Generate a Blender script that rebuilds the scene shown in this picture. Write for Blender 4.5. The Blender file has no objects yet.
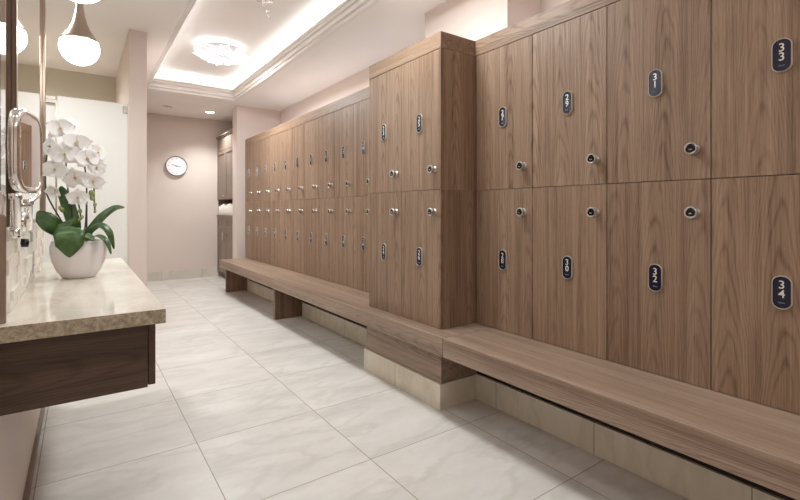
import bpy, bmesh, math, random
from mathutils import Vector, Matrix, noise as mnoise
random.seed(7)
PI = math.pi
sc = bpy.context.scene
COL = sc.collection

# ------------------------------------------------------------------ camera
F_PX, HORIZON = 452.5, 210.7
EYE = 1.15
YAW = math.atan(320.0 / F_PX)          # camera looks this far to the right of the room's long axis (+Y)
SN, CS = math.sin(YAW), math.cos(YAW)
cam = bpy.data.cameras.new('camera')
cam.sensor_width = 36.0
cam.lens = F_PX / 800.0 * 36.0
cam.shift_y = -(250.0 - HORIZON) / 800.0
cam.clip_start = 0.02
co = bpy.data.objects.new('camera', cam)
co.location = (0, 0, EYE)
co.rotation_euler = (PI / 2, 0, -YAW)
COL.objects.link(co)
sc.camera = co


def at(px, py, Y):
    """room point at depth Y behind a measured point of the photograph"""
    u = (px - 400) / F_PX
    v = (HORIZON - py) / F_PX
    t = Y / (CS - u * SN)
    return Vector(((SN + u * CS) * t, Y, EYE + v * t))


# ------------------------------------------------------------------ mesh helpers
class MB:
    def __init__(self):
        self.bm = bmesh.new()
        self.mi = 0

    def _faces(self, fs):
        for f in fs:
            f.material_index = self.mi
        return fs

    def box(self, x0, x1, y0, y1, z0, z1, bev=0.0, seg=2):
        r = bmesh.ops.create_cube(self.bm, size=1.0)
        vs = r['verts']
        for v in vs:
            v.co = Vector(((x0 + x1) / 2 + v.co.x * (x1 - x0), (y0 + y1) / 2 + v.co.y * (y1 - y0), (z0 + z1) / 2 + v.co.z * (z1 - z0)))
        fs = set(f for v in vs for f in v.link_faces)
        self._faces(fs)
        if bev > 0:
            es = list(set(e for v in vs for e in v.link_edges))
            r = bmesh.ops.bevel(self.bm, geom=es, offset=bev, segments=seg, affect='EDGES', profile=0.5)
            self._faces(r['faces'])
        return self

    def lathe(self, prof, origin=(0, 0, 0), axis='Z', n=32, mat=None, cap=True, smooth=True):
        """prof: list of (radius, height) along the axis"""
        M = mat if mat is not None else {'Z': Matrix(), 'X': Matrix.Rotation(PI / 2, 4, 'Y'), 'Y': Matrix.Rotation(-PI / 2, 4, 'X'), '-X': Matrix.Rotation(-PI / 2, 4, 'Y'), '-Y': Matrix.Rotation(PI / 2, 4, 'X')}[axis]
        O = Vector(origin)
        rings = []
        for r, h in prof:
            if r < 1e-6:
                rings.append([self.bm.verts.new(O + M @ Vector((0, 0, h)))])
            else:
                rings.append([self.bm.verts.new(O + M @ Vector((r * math.cos(2 * PI * k / n), r * math.sin(2 * PI * k / n), h))) for k in range(n)])
        fs = []
        for a, b in zip(rings[:-1], rings[1:]):
            for k in range(n):
                k2 = (k + 1) % n
                if len(a) == 1 and len(b) == 1:
                    continue
                if len(a) == 1:
                    fs.append(self.bm.faces.new((a[0], b[k2], b[k])))
                elif len(b) == 1:
                    fs.append(self.bm.faces.new((a[k], a[k2], b[0])))
                else:
                    fs.append(self.bm.faces.new((a[k], a[k2], b[k2], b[k])))
        if cap:
            if len(rings[0]) > 1:
                fs.append(self.bm.faces.new(list(reversed(rings[0]))))
            if len(rings[-1]) > 1:
                fs.append(self.bm.faces.new(rings[-1]))
        for f in fs:
            f.smooth = smooth
        self._faces(fs)
        return self

    def prism(self, pts, normal, depth, bev=0.0):
        """closed outline pts (3D, planar), pushed along normal by depth"""
        N = Vector(normal) * depth
        a = [self.bm.verts.new(Vector(p)) for p in pts]
        b = [self.bm.verts.new(Vector(p) + N) for p in pts]
        n = len(pts)
        fs = [self.bm.faces.new((a[k], a[(k + 1) % n], b[(k + 1) % n], b[k])) for k in range(n)]
        fs.append(self.bm.faces.new(list(reversed(a))))
        top = self.bm.faces.new(b)
        fs.append(top)
        self._faces(fs)
        if bev:
            r = bmesh.ops.bevel(self.bm, geom=list(top.edges), offset=bev, segments=2, affect='EDGES')
            self._faces(r['faces'])
        return self

    def tube(self, pts, rad, n=10, cap=True):
        P = [Vector(p) for p in pts]
        R = rad if isinstance(rad, (list, tuple)) else [rad] * len(P)
        rings = []
        up = Vector((0.13, 0.21, 0.97)).normalized()
        for i, p in enumerate(P):
            d = (P[min(i + 1, len(P) - 1)] - P[max(i - 1, 0)]).normalized()
            s = d.cross(up)
            if s.length < 1e-3:
                s = d.cross(Vector((1, 0, 0)))
            s.normalize()
            t = s.cross(d)
            up = t
            rings.append([self.bm.verts.new(p + R[i] * (s * math.cos(2 * PI * k / n) + t * math.sin(2 * PI * k / n))) for k in range(n)])
        fs = []
        for a, b in zip(rings[:-1], rings[1:]):
            for k in range(n):
                f = self.bm.faces.new((a[k], a[(k + 1) % n], b[(k + 1) % n], b[k]))
                f.smooth = True
                fs.append(f)
        if cap:
            fs.append(self.bm.faces.new(list(reversed(rings[0]))))
            fs.append(self.bm.faces.new(rings[-1]))
        self._faces(fs)
        return self

    def sphere(self, c, r, sx=1, sy=1, sz=1, seg=24, M=None):
        q = bmesh.ops.create_uvsphere(self.bm, u_segments=seg, v_segments=max(6, seg // 2), radius=r)
        for v in q['verts']:
            p = Vector((v.co.x * sx, v.co.y * sy, v.co.z * sz))
            if M is not None:
                p = M @ p
            v.co = Vector(c) + p
        fs = set(f for v in q['verts'] for f in v.link_faces)
        for f in fs:
            f.smooth = True
        self._faces(fs)
        return self

    def grid(self, rows, smooth=True):
        R = [[self.bm.verts.new(Vector(p)) for p in row] for row in rows]
        fs = []
        for i in range(len(R) - 1):
            for j in range(len(R[i]) - 1):
                f = self.bm.faces.new((R[i][j], R[i][j + 1], R[i + 1][j + 1], R[i + 1][j]))
                f.smooth = smooth
                fs.append(f)
        self._faces(fs)
        return self

    def build(self, name, mats, parent=None, kind=None, recalc=True):
        if recalc:
            bmesh.ops.recalc_face_normals(self.bm, faces=self.bm.faces[:])
        org = Vector((0, 0, 0))
        q = parent
        while q is not None:
            org += q.location
            q = q.parent
        if org.length > 0:
            bmesh.ops.translate(self.bm, verts=self.bm.verts[:], vec=-org)
        me = bpy.data.meshes.new(name)
        self.bm.to_mesh(me)
        self.bm.free()
        for m in (mats if isinstance(mats, (list, tuple)) else [mats]):
            me.materials.append(m)
        o = bpy.data.objects.new(name, me)
        if parent is not None:
            o.parent = parent
        COL.objects.link(o)
        if kind:
            o['kind'] = kind
        return o


def thing(name, label, cat, loc, group=None):
    o = bpy.data.objects.new(name, None)
    o.empty_display_size = 0.1
    o.location = loc
    o['label'] = label
    o['category'] = cat
    if group:
        o['group'] = group
    COL.objects.link(o)
    return o


def tag(o, label, cat, group=None):
    o['label'] = label
    o['category'] = cat
    if group:
        o['group'] = group
    return o


def rebase(o, loc):
    """move a single-mesh thing's origin to its base"""
    loc = Vector(loc)
    o.data.transform(Matrix.Translation(-loc))
    o.location = loc
    return o


def solidify(o, t):
    m = o.modifiers.new('thickness', 'SOLIDIFY')
    m.thickness = t
    m.offset = 0
    return o


# ------------------------------------------------------------------ materials
class NT:
    def __init__(self, name):
        self.m = bpy.data.materials.new(name)
        self.m.use_nodes = True
        self.t = self.m.node_tree
        self.b = self.t.nodes['Principled BSDF']

    def n(self, kind, **kw):
        x = self.t.nodes.new(kind)
        for k, v in kw.items():
            setattr(x, k, v)
        return x

    def l(self, a, b):
        self.t.links.new(a, b)

    def coords(self, scale, rand=0.0, shift=(0, 0, 0)):
        tc = self.n('ShaderNodeTexCoord')
        v = tc.outputs['Object']
        if rand:
            oi = self.n('ShaderNodeObjectInfo')
            mu = self.n('ShaderNodeVectorMath', operation='SCALE')
            mu.inputs[0].default_value = (rand, rand * 1.7, rand * 0.6)
            self.l(oi.outputs['Random'], mu.inputs['Scale'])
            ad = self.n('ShaderNodeVectorMath', operation='ADD')
            self.l(v, ad.inputs[0])
            self.l(mu.outputs[0], ad.inputs[1])
            v = ad.outputs[0]
        return self.scaled(v, scale)

    def scaled(self, v, scale):
        mu = self.n('ShaderNodeVectorMath', operation='MULTIPLY')
        self.l(v, mu.inputs[0])
        mu.inputs[1].default_value = scale
        return mu.outputs[0]

    def noise(self, vec, scale=1.0, detail=4.0, rough=0.55, dist=0.0):
        x = self.n('ShaderNodeTexNoise')
        x.inputs['Scale'].default_value = scale
        x.inputs['Detail'].default_value = detail
        x.inputs['Roughness'].default_value = rough
        x.inputs['Distortion'].default_value = dist
        self.l(vec, x.inputs['Vector'])
        return x.outputs[0]

    def math(self, op, a, b=None, c=None, clamp=False):
        x = self.n('ShaderNodeMath', operation=op)
        x.use_clamp = clamp
        for k, v in enumerate((a, b, c)):
            if v is None:
                continue
            if isinstance(v, (int, float)):
                x.inputs[k].default_value = v
            else:
                self.l(v, x.inputs[k])
        return x.outputs[0]

    def ramp(self, fac, stops):
        x = self.n('ShaderNodeValToRGB')
        e = x.color_ramp.elements
        while len(e) < len(stops):
            e.new(0.5)
        for el, (p, c) in zip(e, stops):
            el.position = p
            el.color = (*c, 1)
        self.l(fac, x.inputs[0])
        return x.outputs[0]

    def mix(self, fac, a, b, mode='MIX'):
        x = self.n('ShaderNodeMix', data_type='RGBA', blend_type=mode)
        for s, v in ((0, fac), (6, a), (7, b)):
            if isinstance(v, (int, float)):
                x.inputs[s].default_value = v
            elif isinstance(v, tuple):
                x.inputs[s].default_value = (*v, 1)
            else:
                self.l(v, x.inputs[s])
        return x.outputs[2]

    def bump(self, h, strength=0.2, dist=0.002):
        x = self.n('ShaderNodeBump')
        x.inputs['Strength'].default_value = strength
        x.inputs['Distance'].default_value = dist
        self.l(h, x.inputs['Height'])
        self.l(x.outputs[0], self.b.inputs['Normal'])


def srgb(r, g, b):
    return tuple(((c / 255) / 12.92 if c / 255 <= 0.04045 else ((c / 255 + 0.055) / 1.055) ** 2.4) for c in (r, g, b))


def plain(name, col, rough=0.5, metal=0.0, mottled=0.0, spec=0.5):
    k = NT(name)
    k.b.inputs['Roughness'].default_value = rough
    k.b.inputs['Metallic'].default_value = metal
    k.b.inputs['Specular IOR Level'].default_value = spec
    if mottled:
        f = k.noise(k.coords((1, 1, 1), 3.0), 14.0, 5.0)
        lo = tuple(c * (1 - mottled) for c in col)
        hi = tuple(min(1, c * (1 + mottled)) for c in col)
        k.l(k.ramp(f, [(0.3, lo), (0.7, hi)]), k.b.inputs['Base Color'])
    else:
        k.b.inputs['Base Color'].default_value = (*col, 1)
    return k.m


def wood(name, axis, dark, mid, light, rough=0.48, sheen=0.42):
    """veneer with straight grain and loose cathedral figure along axis"""
    k = NT(name)

    def sv(a, b):
        return {'Z': (a, a, b), 'Y': (a, b, a), 'X': (b, a, a)}[axis]
    base = k.coords((1, 1, 1), 7.3)
    bands = k.noise(k.scaled(base, sv(24.0, 0.45)), 1.0, 3.0, 0.55, 0.1)
    # flat-sawn planks: parabolic growth rings (cathedrals) in each, width ~0.15 m
    sp = k.n('ShaderNodeSeparateXYZ')
    k.l(base, sp.inputs[0])
    o3 = [sp.outputs[i] for i in range(3)]
    along = o3['XYZ'.index(axis)]
    oth = [o3[i] for i in range(3) if 'XYZ'[i] != axis]
    acr = k.math('MULTIPLY', k.math('ADD', oth[0], oth[1]), 1 / 0.17)
    acr = k.math('ADD', acr, k.math('MULTIPLY', k.noise(k.scaled(base, sv(1.2, 1.4)), 1.0, 2.0), 0.5))
    cell = k.math('FLOOR', acr)
    cc_ = k.math('SUBTRACT', k.math('FRACT', acr), 0.5)
    wn = k.n('ShaderNodeTexWhiteNoise', noise_dimensions='1D')
    k.l(cell, wn.inputs['W'])
    wob = k.noise(k.scaled(base, sv(14.0, 2.2)), 1.0, 3.0)
    v = k.math('MULTIPLY', k.math('MULTIPLY', cc_, cc_), 26.0)
    v = k.math('MULTIPLY_ADD', along, 6.5, v)
    v = k.math('MULTIPLY_ADD', wn.outputs['Value'], 9.0, v)
    v = k.math('MULTIPLY_ADD', wob, 2.4, v)
    rings = k.math('SINE', k.math('MULTIPLY', v, 2 * PI))
    rings = k.math('MULTIPLY_ADD', rings, 0.5, 0.5)
    rings = k.math('POWER', rings, 4.0)
    rings = k.math('MULTIPLY', rings, k.math('MULTIPLY_ADD', wn.outputs['Value'], 0.9, 0.25))
    fine = k.noise(k.scaled(base, sv(170.0, 4.0)), 1.0, 3.0, 0.6)
    pores = k.noise(k.scaled(base, sv(420.0, 22.0)), 1.0, 2.0, 0.5)
    f = k.math('MULTIPLY_ADD', k.math('SUBTRACT', bands, 0.5), 0.85, 0.5)
    f = k.math('MULTIPLY_ADD', rings, -0.23, f)
    mid_g = k.noise(k.scaled(base, sv(85.0, 1.6)), 1.0, 2.0, 0.55)
    f = k.math('ADD', f, k.math('MULTIPLY', k.math('SUBTRACT', mid_g, 0.5), 0.55))
    f = k.math('ADD', f, k.math('MULTIPLY', k.math('SUBTRACT', fine, 0.5), 0.75))
    f = k.math('MULTIPLY_ADD', k.math('SUBTRACT', wn.outputs['Value'], 0.5), 0.12, f)
    f = k.math('ADD', f, 0.04)
    col = k.ramp(f, [(0.12, dark), (0.5, mid), (0.85, light)])
    pf = k.math('MULTIPLY', k.math('GREATER_THAN', pores, 0.62), 0.22)
    col = k.mix(pf, col, tuple(c * 0.55 for c in dark))
    oi = k.n('ShaderNodeObjectInfo')
    tone = k.math('MULTIPLY_ADD', oi.outputs['Random'], 0.12, 0.94)
    tv = k.n('ShaderNodeCombineColor')
    for s in range(3):
        k.l(tone, tv.inputs[s])
    col = k.mix(1.0, col, tv.outputs[0], 'MULTIPLY')
    k.l(col, k.b.inputs['Base Color'])
    k.b.inputs['Roughness'].default_value = rough
    k.b.inputs['Specular IOR Level'].default_value = sheen
    k.bump(fine, 0.12, 0.001)
    return k.m


WD, WM, WL = srgb(94, 69, 51), srgb(139, 113, 92), srgb(160, 135, 114)
M_WOODV = wood('locker_veneer', 'Z', WD, WM, WL)
M_WOODH = wood('fascia_veneer', 'Y', WD, WM, WL)
M_BENCH = wood('bench_veneer', 'Y', srgb(106, 83, 67), srgb(147, 125, 108), srgb(167, 146, 129), 0.38)
M_WOODX = wood('bench_leg_veneer', 'Z', srgb(92, 68, 54), srgb(128, 100, 83), srgb(150, 124, 106))
M_DARKW = wood('dark_vanity_veneer', 'X', srgb(52, 39, 30), srgb(76, 59, 46), srgb(94, 75, 60), 0.4)
M_DARKY = wood('dark_vanity_front_veneer', 'Y', srgb(52, 38, 29), srgb(76, 58, 46), srgb(92, 72, 58), 0.4)
M_CABW = wood('grey_oak', 'Z', srgb(108, 93, 82), srgb(140, 124, 112), srgb(160, 144, 132))
M_CHROME = plain('chrome', (0.86, 0.85, 0.84), 0.07, 1.0)
M_STEEL = plain('satin_steel', (0.62, 0.58, 0.54), 0.24, 1.0)
M_RIM = plain('pale_plate_rim', srgb(194, 184, 172), 0.35, 0.3)
M_LOCK = plain('brushed_chrome', (0.58, 0.56, 0.53), 0.32, 1.0)
M_BRONZE = plain('brushed_champagne_metal', srgb(180, 163, 148), 0.30, 1.0)
M_BLACK = plain('black_gloss', (0.006, 0.006, 0.008), 0.12)
M_NAVY = plain('navy_enamel', srgb(22, 24, 46), 0.25)
M_INK = plain('pale_metal_numerals', srgb(232, 226, 214), 0.35, 0.3)
M_BLUEMARK = plain('pale_blue_script', srgb(140, 150, 190), 0.4)
M_WHITEPANEL = plain('frosted_white_panel', srgb(236, 235, 230), 0.35)
M_POT = plain('white_glazed_ceramic', srgb(232, 226, 228), 0.16)
M_TOWEL = plain('white_terry', srgb(240, 236, 230), 0.95, 0, 0.05)
M_GAPSHADE = plain('recess_shade', srgb(40, 30, 24), 0.8)  # dark brown standing in for shade in the void under the lockers
M_GREYDISC = plain('grey_grille', srgb(176, 168, 162), 0.6)


def paint(name, col, bump=0.04):
    k = NT(name)
    f = k.noise(k.coords((1, 1, 1)), 1.3, 3.0)
    k.l(k.ramp(f, [(0.3, tuple(c * 0.97 for c in col)), (0.7, tuple(min(1, c * 1.02) for c in col))]), k.b.inputs['Base Color'])
    k.b.inputs['Roughness'].default_value = 0.65
    k.b.inputs['Specular IOR Level'].default_value = 0.25
    k.bump(k.noise(k.coords((1, 1, 1)), 260.0, 2.0), bump, 0.001)
    return k.m


M_WALL = paint('warm_beige_paint', srgb(220, 206, 198))
M_BACKWALL = paint('taupe_paint', srgb(212, 199, 191))
M_CEIL = paint('ceiling_paint', srgb(240, 235, 232))
M_NICHE = paint('niche_plaster', srgb(200, 192, 176))
M_MOULD = plain('moulding_paint', srgb(230, 225, 221), 0.5)


def stone_tile(name, size, off, plane, c0, c1, vein, grout, rough, joint=0.0022, bumpy=0.15):
    """large-format tile: every tile carries its own cut of cloudy stone; thin joints"""
    k = NT(name)
    tc = k.n('ShaderNodeTexCoord')
    P = tc.outputs['Object']
    ad = k.n('ShaderNodeVectorMath', operation='SUBTRACT')
    k.l(P, ad.inputs[0])
    ad.inputs[1].default_value = off
    q = k.scaled(ad.outputs[0], tuple(1.0 / s for s in size))
    fl = k.n('ShaderNodeVectorMath', operation='FLOOR')
    k.l(q, fl.inputs[0])
    fr = k.n('ShaderNodeVectorMath', operation='FRACTION')
    k.l(q, fr.inputs[0])
    wn = k.n('ShaderNodeTexWhiteNoise', noise_dimensions='3D')
    k.l(fl.outputs[0], wn.inputs['Vector'])
    rs = k.scaled(wn.outputs['Color'], (23.0, 17.0, 31.0))
    a2 = k.n('ShaderNodeVectorMath', operation='ADD')
    k.l(P, a2.inputs[0])
    k.l(rs, a2.inputs[1])
    rot = k.n('ShaderNodeMapping')
    rot.inputs['Rotation'].default_value = (0, 0, -0.75)
    rot.inputs['Scale'].default_value = (1.0, 2.6, 1.0)
    k.l(a2.outputs[0], rot.inputs['Vector'])
    cloud = k.noise(rot.outputs[0], 1.6, 6.0, 0.62, 0.1)
    vn = k.noise(rot.outputs[0], 1.7, 4.0, 0.55, 0.15)
    va = k.math('ABSOLUTE', k.math('SUBTRACT', vn, 0.5))
    vm = k.math('SUBTRACT', 1.0, k.math('MULTIPLY', va, 20.0), clamp=True)
    col = k.ramp(cloud, [(0.28, c0), (0.72, c1)])
    col = k.mix(k.math('MULTIPLY', vm, 0.36), col, vein)
    gr = k.noise(a2.outputs[0], 26.0, 5.0, 0.65)
    col = k.mix(k.math('MULTIPLY', k.math('SUBTRACT', gr, 0.35, None, True), 0.32), col, vein)
    tn = k.math('MULTIPLY_ADD', wn.outputs['Value'], 0.06, 0.96)
    tv = k.n('ShaderNodeCombineColor')
    for s in range(3):
        k.l(tn, tv.inputs[s])
    col = k.mix(1.0, col, tv.outputs[0], 'MULTIPLY')
    sx = k.n('ShaderNodeSeparateXYZ')
    k.l(fr.outputs[0], sx.inputs[0])
    g = None
    for ax in plane:
        i = 'XYZ'.index(ax)
        c = k.math('ABSOLUTE', k.math('SUBTRACT', sx.outputs[i], 0.5))
        e = k.math('GREATER_THAN', c, 0.5 - joint / size[i])
        g = e if g is None else k.math('MAXIMUM', g, e)
    if g is not None:
        col = k.mix(g, col, grout)
    k.l(col, k.b.inputs['Base Color'])
    k.b.inputs['Roughness'].default_value = rough
    k.b.inputs['Specular IOR Level'].default_value = 0.4
    return k.m


M_FLOOR = stone_tile('floor_tile', (0.625, 0.625, 9.0), (1.098, 2.412, -4.0), 'XY', srgb(198, 193, 187), srgb(225, 221, 216), srgb(184, 177, 169), srgb(146, 137, 128), 0.36)
M_PLINTH = stone_tile('plinth_tile', (9.0, 0.615, 9.0), (-4.0, 0.60, -4.0), 'Y', srgb(214, 206, 188), srgb(230, 223, 208), srgb(196, 184, 162), srgb(150, 138, 120), 0.4)
M_BASEB = stone_tile('skirting_tile', (0.625, 9.0, 9.0), (1.098, -4.0, -4.0), 'X', srgb(196, 189, 178), srgb(214, 208, 198), srgb(180, 171, 158), srgb(160, 150, 138), 0.5)


def counter_stone():
    k = NT('polished_limestone')
    v = k.coords((1, 1, 1))
    big = k.noise(k.scaled(v, (5, 2.2, 5)), 1.5, 6.0, 0.6, 0.6)
    sp = k.noise(v, 130.0, 4.0, 0.7)
    f = k.math('ADD', k.math('MULTIPLY', big, 0.75), k.math('MULTIPLY', sp, 0.35))
    k.l(k.ramp(f, [(0.34, srgb(190, 180, 163)), (0.52, srgb(218, 210, 196)), (0.72, srgb(233, 227, 216))]), k.b.inputs['Base Color'])
    k.b.inputs['Roughness'].default_value = 0.09
    k.b.inputs['Specular IOR Level'].default_value = 0.55
    return k.m


def counter_edge():
    k = NT('rough_limestone_edge')
    v = k.coords((1, 1, 1))
    sp = k.noise(v, 85.0, 5.0, 0.72, 0.4)
    k.l(k.ramp(sp, [(0.3, srgb(118, 106, 86)), (0.5, srgb(164, 152, 130)), (0.7, srgb(196, 186, 166))]), k.b.inputs['Base Color'])
    k.b.inputs['Roughness'].default_value = 0.6
    k.bump(sp, 0.5, 0.003)
    return k.m


def mosaic():
    k = NT('pale_marble_mosaic')
    v = k.coords((1, 1, 1))
    a = k.noise(v, 16.0, 6.0, 0.65, 1.2)
    k.l(k.ramp(a, [(0.3, srgb(216, 208, 196)), (0.55, srgb(238, 233, 224)), (0.75, srgb(244, 240, 232))]), k.b.inputs['Base Color'])
    k.b.inputs['Roughness'].default_value = 0.3
    return k.m


M_COUNTER, M_CEDGE, M_MOSAIC = counter_stone(), counter_edge(), mosaic()
M_MIRROR = plain('silvered_glass', (0.93, 0.93, 0.92), 0.0, 1.0)


def leafmat():
    k = NT('orchid_leaf')
    v = k.coords((1, 1, 1), 2.0)
    a = k.noise(k.scaled(v, (30, 30, 30)), 1.0, 4.0)
    k.l(k.ramp(a, [(0.3, srgb(36, 62, 28)), (0.7, srgb(82, 114, 56))]), k.b.inputs['Base Color'])
    k.b.inputs['Roughness'].default_value = 0.32
    return k.m


def petalmat(name, col, trans=0.25):
    k = NT(name)
    k.b.inputs['Base Color'].default_value = (*col, 1)
    k.b.inputs['Roughness'].default_value = 0.55
    k.b.inputs['Subsurface Weight'].default_value = trans
    k.b.inputs['Subsurface Radius'].default_value = (0.01, 0.008, 0.008)
    k.b.inputs['Subsurface Scale'].default_value = 0.3
    return k.m


M_LEAF = leafmat()
M_PETAL = petalmat('white_petal', srgb(250, 247, 245))
M_LIP = petalmat('yellow_lip', srgb(222, 200, 130))
M_BUD = plain('green_bud', srgb(150, 158, 96), 0.5, 0, 0.2)
M_STEM = plain('dark_stem', srgb(62, 58, 40), 0.5, 0, 0.2)
M_STAKE = plain('grey_stake', srgb(70, 64, 68), 0.5)
M_MOSS = plain('moss', srgb(112, 104, 72), 0.95, 0, 0.5)


def emit(name, col, strength):
    k = NT(name)
    k.b.inputs['Base Color'].default_value = (*col, 1)
    k.b.inputs['Emission Color'].default_value = (*col, 1)
    k.b.inputs['Emission Strength'].default_value = strength
    k.b.inputs['Roughness'].default_value = 0.4
    return k.m


COVE, GLOBE, FLOWER, LENS, LAMP = 13.0, 11.5, 0.45, 25.0, 0
M_COVE = emit('cove_strip_light', (0.93, 0.985, 1.0), COVE)
M_GLOBE = emit('opal_glass_lit', (0.97, 0.98, 0.97), GLOBE)
M_FLOWER = emit('lit_glass_petals', (0.97, 0.985, 1.0), FLOWER)
M_HALO = emit('halo_led', (0.93, 0.985, 1.0), 3.0)
M_WASH = emit('added_wash_glow', (0.97, 0.985, 1.0), 6.0)  # glow of the strips added on the locker tops
M_LENS = emit('downlight_lens', (1.0, 0.93, 0.84), LENS)


def crystal():
    k = NT('cut_crystal')
    k.b.inputs['Base Color'].default_value = (0.97, 0.97, 0.97, 1)
    k.b.inputs['Roughness'].default_value = 0.02
    k.b.inputs['Transmission Weight'].default_value = 1.0
    k.b.inputs['IOR'].default_value = 1.55
    return k.m


M_CRYSTAL = crystal()

# ------------------------------------------------------------------ setting
CZ = 2.74                      # ceiling height
Y0, Y1 = -2.3, 8.36            # room ends
XW = 2.61                      # wall behind the lockers
XL = -0.18                     # vanity wall face


def struct(name, mb, mats):
    return mb.build(name, mats, None, 'structure')


struct('floor', MB().box(-2.2, 2.75, Y0 - 0.1, Y1 + 0.1, -0.1, 0.0), M_FLOOR)
struct('wall_back', MB().box(0.44, 2.75, Y1, Y1 + 0.12, 0, CZ), M_BACKWALL)
struct('wall_front', MB().box(-0.30, 2.75, Y0 - 0.12, Y0, 0, CZ), M_WALL)
struct('wall_right', MB().box(XW, XW + 0.12, Y0, Y1, 0, CZ), M_WALL)
struct('wall_left', MB().box(XL - 0.12, XL, Y0, 3.395, 0, CZ), M_WALL)
struct('wall_stub', MB().box(1.935, XW, 7.0, 7.24, 0, CZ), M_WALL)
struct('wall_partition', MB().box(0.349, 0.488, 4.60, Y1, 0, CZ, 0.003), M_WALL)
mb = MB().box(-2.2, 0.351, 6.37, 6.49, 0, CZ)
mb.box(-2.2, -2.08, 0.5, 6.37, 0, CZ)
mb.box(-2.08, -0.30, 0.4, 0.5, 0, CZ)
struct('wall_niche', mb, M_NICHE)
struct('wall_bulkhead', MB().box(2.27, XW, 2.0, 2.862, 2.21, CZ), M_WALL)

# ceiling with a raised tray
TX0, TX1, TY0, TY1 = 0.706, 1.814, -1.9, 6.66
UZ = 3.00                     # tray ceiling
RC = 0.17                      # how far the cove runs back over the ledge
mb = MB()
mb.box(-2.2, TX0, Y0, Y1, CZ, CZ + 0.06)
mb.box(TX1, 2.75, Y0, Y1, CZ, CZ + 0.06)
mb.box(TX0, TX1, Y0, TY0, CZ, CZ + 0.06)
mb.box(TX0, TX1, TY1, Y1, CZ, CZ + 0.06)
struct('ceiling', mb, M_CEIL)
mb = MB()
mb.box(TX0 - RC, TX1 + RC, TY0 - RC, TY1 + RC, UZ, UZ + 0.06)
mb.box(TX0 - RC - 0.06, TX0 - RC, TY0 - RC, TY1 + RC, CZ + 0.06, UZ + 0.06)
mb.box(TX1 + RC, TX1 + RC + 0.06, TY0 - RC, TY1 + RC, CZ + 0.06, UZ + 0.06)
mb.box(TX0 - RC, TX1 + RC, TY0 - RC - 0.06, TY0 - RC, CZ + 0.06, UZ + 0.06)
mb.box(TX0 - RC, TX1 + RC, TY1 + RC, TY1 + RC + 0.06, CZ + 0.06, UZ + 0.06)
struct('ceiling_tray', mb, M_CEIL)
# stepped moulding around the tray opening: profile (outwards, z)
prof = [(-0.030, CZ), (-0.030, CZ - 0.012), (0.004, CZ - 0.016), (0.014, CZ - 0.008), (0.014, CZ + 0.003), (0.001, CZ + 0.006), (0.001, CZ + 0.020), (0.024, CZ + 0.024), (0.024, CZ + 0.054), (0.010, CZ + 0.058), (0.010, CZ + 0.072),
        (0.028, CZ + 0.078), (0.038, CZ + 0.096), (0.026, CZ + 0.100), (0.026, CZ + 0.110), (0.042, CZ + 0.114), (0.042, CZ + 0.134), (-0.010, CZ + 0.134), (-0.010, CZ)]


def ring(p, z):
    return [(TX0 + p, TY0 + p, z), (TX1 - p, TY0 + p, z), (TX1 - p, TY1 - p, z), (TX0 + p, TY1 - p, z), (TX0 + p, TY0 + p, z)]


mb = MB()
for (p, z), (p2, z2) in zip(prof, prof[1:] + prof[:1]):
    a, b = ring(p, z), ring(p2, z2)
    for k in range(4):
        vs = [mb.bm.verts.new(q) for q in (a[k], a[k + 1], b[k + 1], b[k])]
        mb.bm.faces.new(vs)
bmesh.ops.remove_doubles(mb.bm, verts=mb.bm.verts[:], dist=1e-5)
struct('trim_1', mb, M_MOULD)
# the hidden light strips lying on the cove ledge
for (x0, x1, y0, y1, word) in ((TX0 - 0.060, TX0 - 0.030, TY0, TY1, 'left'), (TX1 + 0.030, TX1 + 0.060, TY0, TY1, 'right'), (TX0 - 0.02, TX1 + 0.02, TY1 + 0.030, TY1 + 0.060, 'far'), (TX0 - 0.02, TX1 + 0.02, TY0 - 0.060, TY0 - 0.030, 'near')):
    t = thing('cove_light_strip', 'warm white light strip hidden in the %s side of the ceiling cove' % word, 'light strip', ((x0 + x1) / 2, (y0 + y1) / 2, CZ + 0.06))
    MB().box(x0 - 0.005, x1 + 0.005, y0, y1, CZ + 0.06, CZ + 0.112).build('channel', M_STEEL, t)
    MB().box(x0, x1, y0 + 0.005, y1 - 0.005, CZ + 0.1122, CZ + 0.122).build('diffuser', M_COVE, t)

# skirtings
struct('baseboard_back', MB().box(0.479, 1.99, Y1 - 0.014, Y1, 0, 0.154), M_BASEB)
struct('baseboard_left', MB().box(XL, XL + 0.014, Y0, 3.395, 0, 0.045), plain('brown_skirting', srgb(140, 124, 110), 0.5))
mb = MB()
mb.box(1.98, 2.0, 2.83, 6.735, 0, 0.15)
mb.box(1.69, 1.99, 1.99, 2.845, 0, 0.148)
mb.box(1.98, 2.0, -0.2, 1.99, 0, 0.15)
struct('baseboard_right', mb, M_PLINTH)
struct('trim_2', MB().box(1.995, 2.5, -0.2, 6.73, 0.15, 0.358), M_GAPSHADE)     # shade of the void over the tiled plinth, painted as a dark block

# ------------------------------------------------------------------ lockers
XF, XR = 1.98, 1.705           # door face of the long runs / of the projecting block
ZB, ZM, ZT = 0.4602, 1.273, 2.095
ZTOP = 2.192


def stadium(y, z, w, h, n=10):
    """outline in the door plane, viewer looking along +X; flat sides, round ends"""
    r = w / 2
    pts = []
    for k in range(n + 1):
        a = PI * k / n
        pts.append((y + r * math.cos(a), z + h / 2 - r * 0.86 + r * 0.86 * math.sin(a)))
    for k in range(n + 1):
        a = PI + PI * k / n
        pts.append((y + r * math.cos(a), z - h / 2 + r * 0.86 + r * 0.86 * math.sin(a)))
    return pts


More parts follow.
